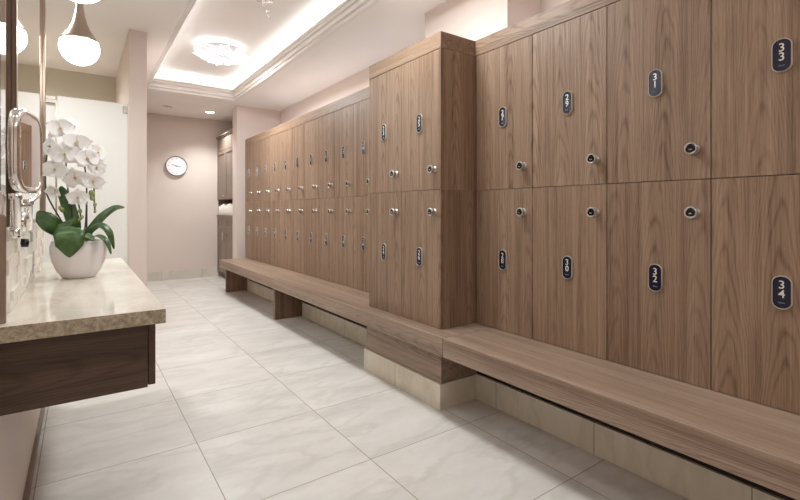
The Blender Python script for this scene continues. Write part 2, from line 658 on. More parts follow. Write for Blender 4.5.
def numeral(body, size, mat, x, y, z, parent):
    """one numeral lying in a door plane, read by someone looking along +X"""
    cu = bpy.data.curves.new('numerals', 'FONT')
    cu.body = body
    cu.size = size
    cu.align_x = 'CENTER'
    cu.align_y = 'CENTER'
    cu.extrude = 0.0006
    cu.offset = 0.0001
    cu.resolution_u = 3
    tmp = bpy.data.objects.new('tmp', cu)
    COL.objects.link(tmp)
    dg = bpy.context.evaluated_depsgraph_get()
    me = bpy.data.meshes.new_from_object(tmp.evaluated_get(dg))
    bpy.data.objects.remove(tmp)
    bpy.data.curves.remove(cu)
    mb = MB()
    mb.bm.from_mesh(me)
    bpy.data.meshes.remove(me)
    M = Matrix(((0, 0, -1, x), (-1, 0, 0, y), (0, 1, 0, z), (0, 0, 0, 1)))
    mb.bm.transform(M)
    for f in mb.bm.faces:
        f.material_index = 0
    return mb.build('numeral', mat, parent)


def script_line(x, y, z, parent):
    pts = [(x, y + 0.009 - 0.018 * t / 16, z + 0.0022 * math.sin(t * 1.9) * (1.6 if t < 5 else 0.7)) for t in range(17)]
    return MB().tube(pts, 0.0006, 4).build('script_line', M_BLUEMARK, parent)


def locker(x, y0, y1, z0, z1, num, upper, label):
    g = 0.0017
    t = thing('locker', label, 'locker', (x, (y0 + y1) / 2, z0), 'numbered wooden lockers')
    MB().box(x + 0.0205, 2.58, y0, y1, z0, z1).build('carcass', M_WOODV, t)
    MB().box(x, x + 0.018, y0 + g, y1 - g, z0 + g * 0.8, z1 - g * 0.8, 0.0012, 1).build('door', M_WOODV, t)
    # oval plate
    py, pz = (y0 + y1) / 2 - (0.006 if x == XF and y1 < 2.0 else 0.0), (1.686 if upper else 0.868)
    pl = MB()
    pl.prism([(x - 0.0002, a, b) for a, b in stadium(py, pz, 0.050, 0.110)], (-1, 0, 0), 0.0062)
    plate = pl.build('number_plate', M_NAVY, t)
    rim = MB()
    out, inn = stadium(py, pz, 0.0565, 0.1165), stadium(py, pz, 0.050, 0.110)
    n = len(out)
    loops = [[rim.bm.verts.new((xx, a, b)) for a, b in ol] for xx, ol in ((x, out), (x - 0.0062, out), (x - 0.0085, stadium(py, pz, 0.0545, 0.1145)), (x - 0.0085, stadium(py, pz, 0.052, 0.112)), (x - 0.0058, inn))]
    for a, b in zip(loops[:-1], loops[1:]):
        for k in range(n):
            rim.bm.faces.new((a[k], a[(k + 1) % n], b[(k + 1) % n], b[k]))
    rim.build('rim', M_RIM, plate)
    s = str(num)
    zs = (pz + 0.0255, pz - 0.006) if len(s) == 2 else (pz + 0.012,)
    for d, zz in zip(s, zs):
        numeral(d, 0.040, M_INK, x - 0.0069, py, zz, plate)
    script_line(x - 0.0066, py, pz - 0.036, plate)
    # round cam lock near the door's near edge
    ly, lz = y0 + 0.057, (1.393 if upper else 1.143)
    lk = MB()
    lk.lathe([(0.021, -0.001), (0.021, 0.004), (0.0165, 0.006), (0.0165, 0.022), (0.0225, 0.026), (0.0235, 0.030), (0.0235, 0.036), (0.0215, 0.0385), (0.019, 0.0385), (0.0185, 0.0365), (0, 0.0365)], (x, ly, lz), '-X', 24)
    lo = lk.build('lock', M_LOCK, t)
    tri = []
    for k in range(24):
        a = 2 * PI * k / 24
        r = 0.0168 * (1 + 0.10 * math.cos(3 * (a - PI / 2)))
        tri.append((x - 0.0366, ly + r * math.cos(a), lz + r * math.sin(a)))
    MB().prism(tri, (-1, 0, 0), 0.0018).build('lock_face', M_BLACK, lo)
    MB().box(x - 0.0412, x - 0.038, ly - 0.0055, ly + 0.0055, lz - 0.0065, lz - 0.002, 0.001, 1).build('key_slot', M_STEEL, lo)
    return t


ORD = ['first', 'second', 'third', 'fourth', 'fifth', 'sixth', 'seventh', 'eighth', 'ninth', 'tenth', 'eleventh']
P_FAR = (6.735 - 2.80) / 11
cols = []
for i in range(11):
    y1 = 6.735 - i * P_FAR
    cols.append((XF, y1 - P_FAR, y1, 'far', i))
cols.append((XR, 2.397, 2.798, 'block', 0))
cols.append((XR, 2.002, 2.397, 'block', 1))
for i in range(4):
    y1 = 1.992 - i * 0.4207
    cols.append((XF, y1 - 0.4207, y1, 'near', i))
for c, (x, y0, y1, run, i) in enumerate(cols):
    for up in (True, False):
        num = 2 * c + (1 if up else 2)
        row = 'upper' if up else 'lower'
        if run == 'far':
            lab = '%s locker, %s from the far end of the long recessed run' % (row, ORD[i])
            if i == 10:
                lab = '%s locker of the recessed run tucked right behind the projecting block' % row
        elif run == 'block':
            lab = '%s locker on the projecting block, its %s column' % (row, 'farther' if i == 0 else 'nearer')
        else:
            where = ['right beside the projecting block', 'second from the projecting block', 'third from the projecting block', 'at the right edge of the photo'][i]
            lab = '%s locker with navy oval plate %d, %s' % (row, num, where)
        locker(x, y0, y1, ZM if up else ZB, ZT if up else ZM, num, up, lab)

# fascia boards over the lockers
f1 = MB().box(XF, 2.58, 2.80, 6.735, ZT + 0.002, ZTOP, 0.001, 1).build('fascia_board', M_WOODH)
tag(rebase(f1, (XF, 4.88, ZT)), 'long veneered fascia board above the far run of lockers', 'fascia board')
f2 = MB().box(XR, 2.58, 2.002, 2.798, ZT + 0.002, ZTOP, 0.001, 1).build('fascia_board', M_WOODH)
tag(rebase(f2, (XR, 2.4, ZT)), 'veneered fascia board capping the projecting locker block', 'fascia board')
f3 = MB().box(XF, 2.58, -0.2, 2.0, ZT + 0.002, ZTOP, 0.001, 1).build('fascia_board', M_WOODH)
tag(rebase(f3, (XF, 0.9, ZT)), 'veneered fascia board above the near lockers at top right', 'fascia board')
e2 = MB().box(XF + 0.001, 2.58, -0.2, 0.307, 0.462, ZT, 0.001, 1).build('filler_panel', M_WOODV)
tag(rebase(e2, (XF, 0.05, 0.462)), 'plain wooden filler panel ending the near lockers past the right edge', 'panel')

# unseen light strips added on the locker runs to brighten the wall and ceiling above
for y0, y1, x, word in ((2.9, 6.6, 2.40, 'far run of lockers'), (2.05, 2.75, 2.12, 'projecting locker block'), (0.0, 1.9, 2.40, 'near lockers')):
    t = thing('added_wash_strip', 'added unseen light strip lying on top of the %s' % word, 'light strip', (x, (y0 + y1) / 2, ZTOP))
    MB().box(x - 0.03, x + 0.03, y0, y1, ZTOP, ZTOP + 0.008).build('channel', M_STEEL, t)
    MB().box(x - 0.025, x + 0.025, y0 + 0.01, y1 - 0.01, ZTOP + 0.0082, ZTOP + 0.014).build('diffuser', M_WASH, t)

# ------------------------------------------------------------------ bench
bt = thing('bench', 'long low wooden bench running in front of all the lockers', 'bench', (1.79, 3.4, 0))
XB = 1.602
ZS0, ZS1 = 0.358, 0.46
MB().box(XB, 1.99, 4.562, 6.68, ZS0, ZS1, 0.0015, 1).build('seat_board', M_BENCH, bt)
MB().box(XB, 1.99, 1.867, 4.559, ZS0, ZS1, 0.0015, 1).build('seat_board', M_BENCH, bt)
MB().box(XB, 1.99, -0.2, 1.864, ZS0, ZS1, 0.0015, 1).build('seat_board', M_BENCH, bt)
MB().box(1.685, 1.978, 6.63, 6.675, 0, ZS0, 0.0015, 1).build('leg', M_WOODX, bt)
MB().box(1.675, 1.978, 4.645, 4.69, 0, ZS0, 0.0015, 1).build('leg', M_WOODX, bt)
MB().box(1.705, 1.994, 1.998, 2.83, 0.148, ZS0, 0.0015, 1).build('support_panel', M_BENCH, bt)

# ------------------------------------------------------------------ vanity
CZT = 0.85
CY0, CY1, CX1 = 1.552, 3.36, 0.216
mb = MB().box(XL, CX1, CY0, CY1, CZT - 0.045, CZT, 0.002, 1)
for f in mb.bm.faces:
    f.material_index = 0 if f.normal.z > 0.5 else 1
bmesh.ops.recalc_face_normals(mb.bm, faces=mb.bm.faces[:])
for f in mb.bm.faces:
    f.material_index = 0 if f.normal.z > 0.3 else 1
cto = mb.build('vanity_worktop', [M_COUNTER, M_CEDGE])
tag(rebase(cto, (0.0, 2.45, CZT - 0.045)), 'beige stone vanity worktop with polished top and rough edge under the orchid', 'worktop')
vt = thing('vanity_cabinet', 'dark wooden wall hung vanity cabinet under the beige stone worktop', 'cabinet', (0.0, 2.45, 0.602))
MB().box(XL + 0.002, 0.172, 1.60, 3.34, 0.602, CZT - 0.046, 0.001, 1).build('body', M_DARKW, vt)
MB().box(0.174, 0.194, 1.606, 2.468, 0.606, CZT - 0.052, 0.001, 1).build('drawer_front', M_DARKY, vt)
MB().box(0.174, 0.194, 2.472, 3.336, 0.606, CZT - 0.052, 0.001, 1).build('drawer_front', M_DARKY, vt)

# mosaic backsplash with stepped stones
bs = thing('backsplash', 'pale split stone mosaic backsplash along the vanity wall', 'backsplash', (XL, 2.45, CZT))
rnd = random.Random(3)
mb = MB().box(XL + 0.0005, XL + 0.004, 1.60, CY1, CZT, 1.095)
z = CZT
while z < 1.09:
    hgt = rnd.choice((0.030, 0.046, 0.060))
    z2 = min(z + hgt, 1.095)
    y = 1.60
    while y < CY1:
        y2 = min(y + rnd.uniform(0.05, 0.20), CY1)
        if y2 - y > 0.004:
            mb.box(XL + 0.003, XL + rnd.uniform(0.006, 0.019), y + 0.0008, y2 - 0.0008, z + 0.0008, z2 - 0.0008)
        y = y2
    z = z2
mb.build('stones', M_MOSAIC, bs)
MB().box(XL + 0.001, XL + 0.019, 1.585, 1.60, CZT, 1.14, 0.002, 1).build('edge_trim', plain('taupe_edge_trim', srgb(150, 132, 118), 0.35, 0.6), bs)

# wall mirror with two bronze side rails
mt = thing('wall_mirror', 'large frameless vanity mirror between upright champagne metal rails', 'mirror', (XL, 2.6, 1.10))
MB().box(XL + 0.0002, XL + 0.0012, 1.60, 3.366, 1.10, 2.70).build('glass', M_MIRROR, mt)
MB().box(XL + 0.0002, XL + 0.015, 3.368, 3.394, 1.10, 2.735, 0.002, 1).build('rail', M_BRONZE, mt)
MB().box(XL + 0.0014, XL + 0.0120, 1.890, 1.912, 1.10, 2.735, 0.001, 1).build('rail', wood('walnut_rail', 'Z', srgb(84, 62, 50), srgb(108, 82, 68), srgb(126, 100, 84)), mt)
MB().box(XL + 0.0122, XL + 0.0150, 1.890, 1.912, 1.10, 2.735, 0.001, 1).build('rail_edge', M_BRONZE, mt)
MB().box(XL + 0.0005, XL + 0.010, 1.914, 3.367, 1.096, 1.112, 0.001, 1).build('bottom_rail', M_BRONZE, mt)
bk = MB().box(XL + 0.001, XL + 0.013, 1.49, 1.555, 1.20, 2.60, 0.003, 1).build('wall_panel', M_BLACK)
tag(rebase(bk, (XL, 1.6, 1.20)), 'tall glossy black wall panel cut off by the left edge beside the mirror', 'panel')

# chrome make-up mirror on a swing arm
HC = Vector((-0.1315, 1.76, 1.325))
mk = thing('makeup_mirror', 'chrome swing arm make-up mirror standing out from the vanity wall', 'mirror', (XL, 1.74, 1.10))
nrm = Vector((0.985, -0.165, 0)).normalized()
side = Vector((0.165, 0.985, 0)).normalized()


def squircle(off, r, n=40, ex=0.5, base=HC):
    pts = []
    for k in range(n):
        a = 2 * PI * k / n
        c, s_ = math.cos(a), math.sin(a)
        pts.append(base + nrm * off + side * (r * math.copysign(abs(c) ** ex, c)) + Vector((0, 0, r * math.copysign(abs(s_) ** ex, s_))))
    return pts


def loopmesh(loops, name, mat, parent, cap=True):
    mb = MB()
    L = [[mb.bm.verts.new(p) for p in lp] for lp in loops]
    n = len(L[0])
    for a, b in zip(L[:-1], L[1:]):
        for k in range(n):
            mb.bm.faces.new((a[k], a[(k + 1) % n], b[(k + 1) % n], b[k])).smooth = True
    if cap:
        mb.bm.faces.new(L[0])
        mb.bm.faces.new(L[-1])
    return mb.build(name, mat, parent)


head = loopmesh([squircle(o_, r_) for o_, r_ in ((0.001, 0.104), (0.011, 0.106), (0.014, 0.110), (0.0125, 0.119), (0.006, 0.124), (-0.006, 0.124), (-0.0125, 0.119), (-0.014, 0.110), (-0.011, 0.106), (-0.001, 0.104))], 'head', M_CHROME, mk)
for sg in (1, -1):
    loopmesh([squircle(sg * (0.0112 - 0.007 * (1 - (r / 0.105) ** 2)), max(r, 0.002)) for r in (0.105, 0.09, 0.072, 0.054, 0.036, 0.018, 0.0)], 'mirror_face', M_MIRROR, head)
pv = HC + side * 0.128
mb = MB()
yoke = [pv, pv + side * 0.012, pv + side * 0.016 + Vector((0, 0, -0.03)), pv + side * 0.014 + Vector((0, 0, -0.09)), pv + side * 0.0 + Vector((0, 0, -0.125)), HC + side * 0.06 + Vector((0, 0, -0.142)), HC + side * 0.02 + Vector((0, 0, -0.146))]
mb.tube(yoke, 0.007, 10)
mb.sphere(pv, 0.014)
mb.build('yoke', M_CHROME, mk)
ST = HC + side * 0.02
mb = MB().lathe([(0.0, -0.002), (0.010, 0.0), (0.010, 0.075), (0.013, 0.078), (0.013, 0.092), (0, 0.094)], (ST.x, ST.y, 1.092), 'Z', 16)
mb.build('stem', M_CHROME, mk)
HP = Vector((XL + 0.034, 1.640, 0))
mb = MB().tube([(ST.x, ST.y, 1.165), (HP.x, HP.y, 1.165)], 0.008, 12)
mb.build('arm', M_CHROME, mk)
mb = MB().tube([(ST.x, ST.y, 1.120), ((ST.x + HP.x) / 2, (ST.y + HP.y) / 2, 1.120), (HP.x, HP.y, 1.120)], 0.008, 12)
mb.build('arm', M_CHROME, mk)
MB().lathe([(0, 0), (0.009, 0.002), (0.009, 0.055), (0, 0.058)], ((ST.x + HP.x) / 2, (ST.y + HP.y) / 2, 1.088), 'Z', 14).build('hinge', M_CHROME, mk)
mb = MB().lathe([(0, 0), (0.012, 0.001), (0.012, 0.105), (0.015, 0.108), (0.015, 0.122), (0, 0.124)], (HP.x, HP.y, 1.075), 'Z', 16)
mb.build('hinge_post', M_CHROME, mk)
mb = MB().box(XL + 0.0005, XL + 0.012, 1.612, 1.668, 1.10, 1.20, 0.004, 2)
mb.lathe([(0.016, 0), (0.016, 0.018), (0.012, 0.022), (0, 0.022)], (XL + 0.022, 1.640, 1.09), 'X', 16)
mb.build('wall_mount', M_CHROME, mk)
mb = MB().lathe([(0.0, 0.0), (0.012, 0.002), (0.012, 0.018), (0.0, 0.02)], (XL + 0.044, 1.640, 1.06), 'X', 16)
mb.build('knob', M_BLACK, mk)

# ------------------------------------------------------------------ orchid
PC = Vector((-0.003, 2.51, CZT))
orch = thing('potted_orchid', 'white moth orchid in a rounded white ceramic pot on the worktop', 'plant', PC)
mb = MB().lathe([(0.0, 0.0), (0.058, 0.0), (0.064, 0.004), (0.084, 0.034), (0.100, 0.074), (0.107, 0.108), (0.108, 0.135), (0.104, 0.158), (0.100, 0.166), (0.095, 0.166), (0.095, 0.155), (0.09, 0.150), (0, 0.150)], PC, 'Z', 48)
pot = mb.build('pot', M_POT, orch)
mb = MB()
mb.lathe([(0.092, 0.150), (0.084, 0.160), (0.05, 0.170), (0, 0.174)], PC, 'Z', 32, cap=False)
for v in mb.bm.verts:
    v.co += Vector((random.uniform(-1, 1), random.uniform(-1, 1), random.uniform(-1, 1))) * 0.004
mb.build('moss', M_MOSS, orch)


def leaf(pts, widths, up, fold=0.25, name='leaf'):
    """pts: spine, widths: half widths, up: blade normal hint"""
    P = [Vector(p) for p in pts]
    # resample smoothly (Catmull-Rom)
    S, W = [], []
    n = len(P)
    for i in range(n - 1):
        p0, p1, p2, p3 = P[max(i - 1, 0)], P[i], P[i + 1], P[min(i + 2, n - 1)]
        for k in range(5):
            t = k / 5
            S.append(0.5 * ((2 * p1) + (p2 - p0) * t + (2 * p0 - 5 * p1 + 4 * p2 - p3) * t * t + (3 * p1 - p0 - 3 * p2 + p3) * t ** 3))
            W.append(widths[i] * (1 - t) + widths[i + 1] * t)
    S.append(P[-1])
    W.append(widths[-1])
    rows = []
    for i, p in enumerate(S):
        d = (S[min(i + 1, len(S) - 1)] - S[max(i - 1, 0)]).normalized()
        s = d.cross(Vector(up)).normalized()
        u = s.cross(d)
        row = []
        for j in range(7):
            q = j / 3 - 1
            row.append(p + s * (q * W[i]) + u * (abs(q) ** 1.3 * W[i] * fold))
        rows.append(row)
    o = MB().grid(rows).build(name, M_LEAF, orch)
    solidify(o, 0.003)
    return o


def A(px, py, dy=0.0):
    return at(px, py, 2.51 + dy)


leaf([A(72, 232, -0.03), A(70, 226, -0.07), A(69.5, 234, -0.125), A(69.5, 246, -0.136), A(69.5, 257.5, -0.128)], [0.030, 0.050, 0.056, 0.048, 0.002], (0, -1, 0.35), -0.14)
leaf([A(70, 236), A(60, 231, -0.03), A(50, 224, -0.05), A(43, 217, -0.05), A(38, 211, -0.05)], [0.018, 0.034, 0.042, 0.034, 0.004], (0.3, -1, 0.5), 0.12)
leaf([A(76, 238, 0.03), A(73, 222, 0.05), A(68, 206, 0.06), A(63, 193, 0.06), A(61, 186, 0.06)], [0.022, 0.028, 0.029, 0.022, 0.003], (0.35, -1, 0), 0.15)
leaf([A(84, 238, 0.0), A(92, 229, 0.0), A(103, 217, 0.0), A(115, 208.5, -0.01), A(124.5, 207.5, -0.02)], [0.014, 0.021, 0.024, 0.018, 0.002], (-0.4, -0.75, 0.75), 0.25)
leaf([A(85, 239, -0.02), A(92, 230, -0.03), A(101, 226, -0.04), A(109, 233, -0.05), A(114, 249, -0.06)], [0.012, 0.016, 0.021, 0.018, 0.002], (0.25, -0.6, 0.8), 0.2)
leaf([A(88, 240, -0.05), A(97, 236, -0.08), A(104, 239, -0.10), A(108, 245, -0.11), A(111, 254, -0.12)], [0.010, 0.014, 0.015, 0.011, 0.002], (0.3, -0.5, 0.8), 0.2)
leaf([A(78, 238, -0.04), A(82, 236, -0.08), A(86, 236, -0.10), A(91, 238, -0.12), A(94, 241, -0.125)], [0.012, 0.018, 0.02, 0.014, 0.003], (0, -0.5, 0.9), 0.2)


def smooth(pts, k=6):
    P = [Vector(p) for p in pts]
    out = []
    n = len(P)
    for i in range(n - 1):
        p0, p1, p2, p3 = P[max(i - 1, 0)], P[i], P[i + 1], P[min(i + 2, n - 1)]
        for j in range(k):
            t = j / k
            out.append(0.5 * ((2 * p1) + (p2 - p0) * t + (2 * p0 - 5 * p1 + 4 * p2 - p3) * t * t + (3 * p1 - p0 - 3 * p2 + p3) * t ** 3))
    out.append(P[-1])
    return out


stems = [
    [A(70, 240), A(62, 222, -0.02), A(52, 205, -0.03), A(46, 190, -0.02), A(46, 165), A(50, 140), A(60, 127, -0.02), A(74, 133, -0.05)],
    [A(76, 240), A(72, 215), A(68, 190), A(66, 165), A(68, 148, -0.01), A(76, 140, -0.03), A(84, 148, -0.05), A(90, 160, -0.06)],
    [A(84, 240, 0.02), A(86, 215, 0.03), A(86.5, 185, 0.03), A(84, 160, 0.02), A(84, 150, 0.0), A(89, 156, -0.02), A(94, 175, -0.04), A(94, 194, -0.05), A(95, 212, -0.05)],
    [A(72, 225), A(72, 205, -0.03), A(75, 198, -0.04), A(79, 206, -0.05), A(81, 220, -0.05)],
]
for s in stems:
    MB().tube(smooth(s), 0.0032, 7).build('stem', M_STEM, orch)
MB().tube([A(86.8, 240, 0.045), A(86.8, 178, 0.045)], 0.0028, 7).build('stake', M_STAKE, orch)


def petal_rows(L, W, base_w, curl, cup, tip=0.5):
    """petal along +Y in its own frame"""
    rows = []
    for i in range(8):
        t = i / 7
        w = (base_w * (1 - t) + W * math.sin(PI * min(1, t ** tip)) ** 0.75 * 1.0) if 0 < t < 1 else (base_w if t == 0 else 0.0006)
        row = []
        for j in range(7):
            q = j / 3 - 1
            row.append(Vector((q * w, L * t - 0.10 * L * abs(q) ** 2 * t, curl * t * t * L + cup * w * q * q)))
        rows.append(row)
    return rows


def flower(c, face, size, roll=0.0, closed=0.0):
    """moth orchid blossom; face = direction it looks"""
    f = Vector(face).normalized()
    up = Vector((0, 0, 1))
    x = up.cross(f).normalized()
    y = f.cross(x)
    M = Matrix((x, y, f)).transposed().to_4x4()
    M = Matrix.Translation(c) @ M @ Matrix.Rotation(roll, 4, 'Z')
    R = size / 2
    mb = MB()
    for ang, L, W, dz in ((0, 1.0, 0.40, -0.05), (2.25, 0.98, 0.38, -0.05), (-2.25, 0.98, 0.38, -0.05), (1.36, 1.06, 0.66, 0.03), (-1.36, 1.06, 0.66, 0.03)):
        R4 = Matrix.Rotation(ang + random.uniform(-0.08, 0.08), 4, 'Z') @ Matrix.Rotation(closed + random.uniform(-0.12, 0.12), 4, 'X')
        rows = petal_rows(L * R, W * R, 0.10 * R, random.uniform(-0.18, 0.10), random.uniform(0.05, 0.35), 0.62)
        mb.grid([[M @ (R4 @ (p + Vector((0, 0, dz * R)))) for p in row] for row in rows])
    fo = mb.build('flower', M_PETAL, orch)
    solidify(fo, 0.0009)
    lip = MB()
    lip.sphere(M @ Vector((0, 0.02 * R, 0.07 * R)), 0.055 * R, seg=10)
    for ang in (2.6, -2.6, PI):
        R4 = Matrix.Rotation(ang, 4, 'Z') @ Matrix.Rotation(0.8, 4, 'X')
        rows = petal_rows(0.24 * R, 0.08 * R, 0.04 * R, 0.3, 0.5)
        lip.grid([[M @ (R4 @ (p + Vector((0, 0, 0.08 * R)))) for p in row] for row in rows])
    lip.build('lip', M_LIP, fo)


FL = [  # px, py, depth offset, facing, size px, roll, closed
    (60, 129, -0.06, (0.25, -1, 0.10), 27, 0.1, 0.05), (76.5, 142.5, -0.08, (0.3, -1, 0.10), 26, -0.1, 0.05), (64, 155, -0.09, (0.1, -1, 0.05), 27, 0.15, 0.05),
    (50.5, 147, -0.05, (-0.85, -0.6, 0.1), 24, 0.0, 0.2), (87, 159, -0.09, (0.35, -1, 0.15), 25, 0.2, 0.1), (97, 153, -0.05, (0.8, -0.7, 0.2), 22, -0.4, 0.25),
    (55, 170, -0.08, (-0.25, -1, -0.05), 24, -0.2, 0.2), (75, 178, -0.07, (0.2, -0.9, -0.35), 25, 0.35, 0.35), (96, 168, -0.05, (0.6, -0.9, 0.0), 20, 0.2, 0.3),
    (93, 182, -0.09, (0.15, -1, 0.0), 22, -0.1, 0.15), (56, 190, -0.08, (-0.5, -0.8, -0.5), 19, 0.2, 0.7), (77.5, 198, -0.09, (0.1, -1, 0.0), 21, 0.0, 0.1), (70, 124, -0.02, (0.3, -0.6, 0.7), 18, 0.3, 0.3)]
PXM = 2.0 / F_PX
for px, py, dy, face, sz, roll, cl in FL:
    flower(A(px, py, dy), face, sz * PXM * 0.98, roll, cl)
for px, py, dy, r in ((80, 211, -0.06, 0.010), (82, 217, -0.06, 0.008), (79.5, 219.5, -0.055, 0.007), (92, 198, -0.06, 0.011), (95, 204.5, -0.06, 0.009), (95, 211.5, -0.055, 0.007), (91.5, 193, -0.06, 0.013), (62, 210, -0.03, 0.010), (60, 208, -0.03, 0.009)):
    MB().sphere(A(px, py, dy), r, 0.85, 0.85, 1.15, 12).build('bud', M_BUD, orch)

# ------------------------------------------------------------------ glass cubicle door beyond the vanity
d1 = MB().box(-0.152, 0.340, 4.644, 4.656, 0.01, 2.09, 0.001, 1).build('door_1', M_WHITEPANEL, None, 'structure')
MB().box(0.306, 0.345, 4.632, 4.668, 2.005, 2.065, 0.002, 1).build('hinge', M_STEEL, d1)
MB().box(0.306, 0.345, 4.632, 4.668, 0.12, 0.18, 0.002, 1).build('hinge', M_STEEL, d1)
MB().box(-0.165, -0.152, 4.645, 4.655, 0.01, 2.05, 0.001, 1).build('door_edge_seal', M_STEEL, d1)
cp = thing('cubicle_panel', 'fixed white cubicle side panel between the mirror rail and the white door', 'panel', (-0.6, 4.65, 0))
MB().box(-1.3, -0.168, 4.70, 4.712, 0.01, 2.095, 0.001, 1).build('panel', M_WHITEPANEL, cp)
MB().box(-1.3, -0.160, 4.672, 4.70, 2.035, 2.065, 0.002, 1).build('header_rail', M_STEEL, cp)
struct('trim_3', MB().box(0.340, 0.3505, 4.63, 4.67, 0, 2.10, 0.001, 1), M_MOULD)

# ------------------------------------------------------------------ pendant lamps over the vanity
for Y, word in ((3.42, 'farther'), (2.38, 'nearer')):
    c = Vector((-0.002, Y, 2.154))
    t = thing('pendant_lamp', '%s pendant lamp with white globe under a flared metal cone' % word, 'lamp', (c.x, c.y, c.z - 0.105), 'pendant lamps over the vanity')
    mb = MB()
    R = 0.105
    pr = [(R * math.sin(a), -R * math.cos(a)) for a in [PI * k / 24 for k in range(18)]]
    mb.lathe(pr, c, 'Z', 40, cap=False)
    mb.build('globe', M_GLOBE, t)
    mb = MB()
    z0 = 0.045
    pr = [(0.0975, z0 - 0.006), (0.099, z0), (0.086, z0 + 0.022), (0.060, z0 + 0.060), (0.039, z0 + 0.110), (0.027, z0 + 0.160), (0.020, z0 + 0.210), (0.016, z0 + 0.270), (0.015, z0 + 0.300), (0, z0 + 0.305)]
    mb.lathe(pr, c, 'Z', 40, cap=False)
    mb.build('cone', M_BRONZE, t)
    MB().tube([c + Vector((0, 0, z0 + 0.30)), (c.x, c.y, CZ - 0.02)], 0.004, 8).build('cord', M_STAKE, t)
    MB().lathe([(0, 0), (0.05, 0), (0.05, 0.018), (0, 0.02)], (c.x, c.y, CZ - 0.02), 'Z', 24).build('canopy', M_BRONZE, t)

# ------------------------------------------------------------------ tray lamp made of glass petals
def petal_lamp(LC, label, watts):
    ch = thing('ceiling_lamp', label, 'lamp', LC, 'petal lamps in the ceiling tray')
    MB().lathe([(0.235, 0), (0.235, -0.012), (0.20, -0.03), (0, -0.03)], LC, 'Z', 40).build('base', M_POT, ch)
    mb = MB()
    MB().lathe([(0.06, 0.0005), (0.06, 0.0445), (0, 0.0445)], LC, 'Z', 24).build('mount', M_CHROME, ch)
    MB().lathe([(0.16, 0.0005), (0.225, 0.0005), (0.225, 0.008), (0.16, 0.008), (0.16, 0.0005)], LC, 'Z', 40, cap=False).build('halo_ring', M_HALO, ch)
    rnd = random.Random(11)
    k = 0
    for ringr, cnt, dz in ((0.235, 26, -0.040), (0.195, 22, -0.062), (0.15, 18, -0.080), (0.10, 13, -0.092), (0.055, 8, -0.100), (0.0, 3, -0.105)):
        for i in range(cnt):
            a = 2 * PI * (i + rnd.random() * 0.6) / cnt
            p = LC + Vector((math.cos(a) * ringr, math.sin(a) * ringr, dz + rnd.uniform(-0.008, 0.008)))
            out = Vector((math.cos(a), math.sin(a), -0.7 - rnd.random())).normalized()
            x = Vector((0, 0, 1)).cross(out).normalized()
            y = out.cross(x)
            M = Matrix.Translation(p) @ (Matrix((x, y, out)).transposed().to_4x4()) @ Matrix.Rotation(rnd.uniform(0, 6.28), 4, 'Z') @ Matrix.Rotation(rnd.uniform(0.1, 0.7), 4, 'X')
            rows = petal_rows(rnd.uniform(0.052, 0.075), rnd.uniform(0.027, 0.036), 0.006, 0.45, 0.7)
            mb.grid([[M @ q for q in row] for row in rows])
    pc = mb.build('glass_petals', M_FLOWER, ch, 'stuff')
    solidify(pc, 0.0012)
    L = bpy.data.lights.new('lamp_glow', 'AREA')
    L.shape = 'DISK'
    L.size = 0.42
    L.energy = watts
    L.color = (0.93, 0.985, 1.0)
    lo = bpy.data.objects.new('lamp_glow', L)
    lo.location = (0, 0, -0.155)
    lo.parent = ch
    COL.objects.link(lo)


petal_lamp(Vector((1.285, 5.30, UZ - 0.045)), 'round flush ceiling lamp of white glass petals in the far tray', 48.0)
petal_lamp(Vector((1.285, 2.15, UZ - 0.045)), 'added unseen ceiling lamp of white glass petals nearer than the crystal cluster', 30.0)  # added out of view to light the near lockers and floor
petal_lamp(Vector((1.285, -0.95, UZ - 0.045)), 'added unseen ceiling lamp of white glass petals behind the camera', 16.0)  # added behind the camera as extra light for the near end

# crystal drop lamp hanging nearer in the tray
cc = at(263, 0, 3.72)
CXX, CYY = 1.262, 3.72
cr = thing('crystal_lamp', 'small hanging crystal cluster cut off by the top edge in the tray', 'lamp', (CXX, CYY, UZ))
MB().lathe([(0.07, 0), (0.07, -0.012), (0.02, -0.02), (0.012, -0.03), (0, -0.03)], (CXX, CYY, UZ), 'Z', 24).build('canopy', M_CHROME, cr)
for dx, dy, zz, r in ((-0.008, -0.010, 2.868, 0.029), (0.046, 0.02, 2.895, 0.023), (-0.052, 0.015, 2.905, 0.025), (0.030, -0.045, 2.905, 0.022), (-0.03, -0.05, 2.925, 0.021)):
    o = MB().sphere((CXX + dx, CYY + dy, zz), r, seg=14).build('crystal_ball', M_CRYSTAL, cr)
    MB().tube([(CXX + dx * 0.6, CYY + dy * 0.6, UZ - 0.018), (CXX + dx, CYY + dy, zz + r)], 0.0012, 5).build('wire', M_CHROME, o)
mb = MB().lathe([(0, -0.042), (0.018, -0.014), (0.020, 0.004), (0.007, 0.028), (0, 0.032)], (CXX + 0.020, CYY + 0.0, 2.805), 'Z', 8, smooth=False)
o = mb.build('crystal_drop', M_CRYSTAL, cr)
MB().tube([(CXX + 0.012, CYY + 0.0, UZ - 0.018), (CXX + 0.020, CYY, 2.836)], 0.0012, 5).build('wire', M_CHROME, o)


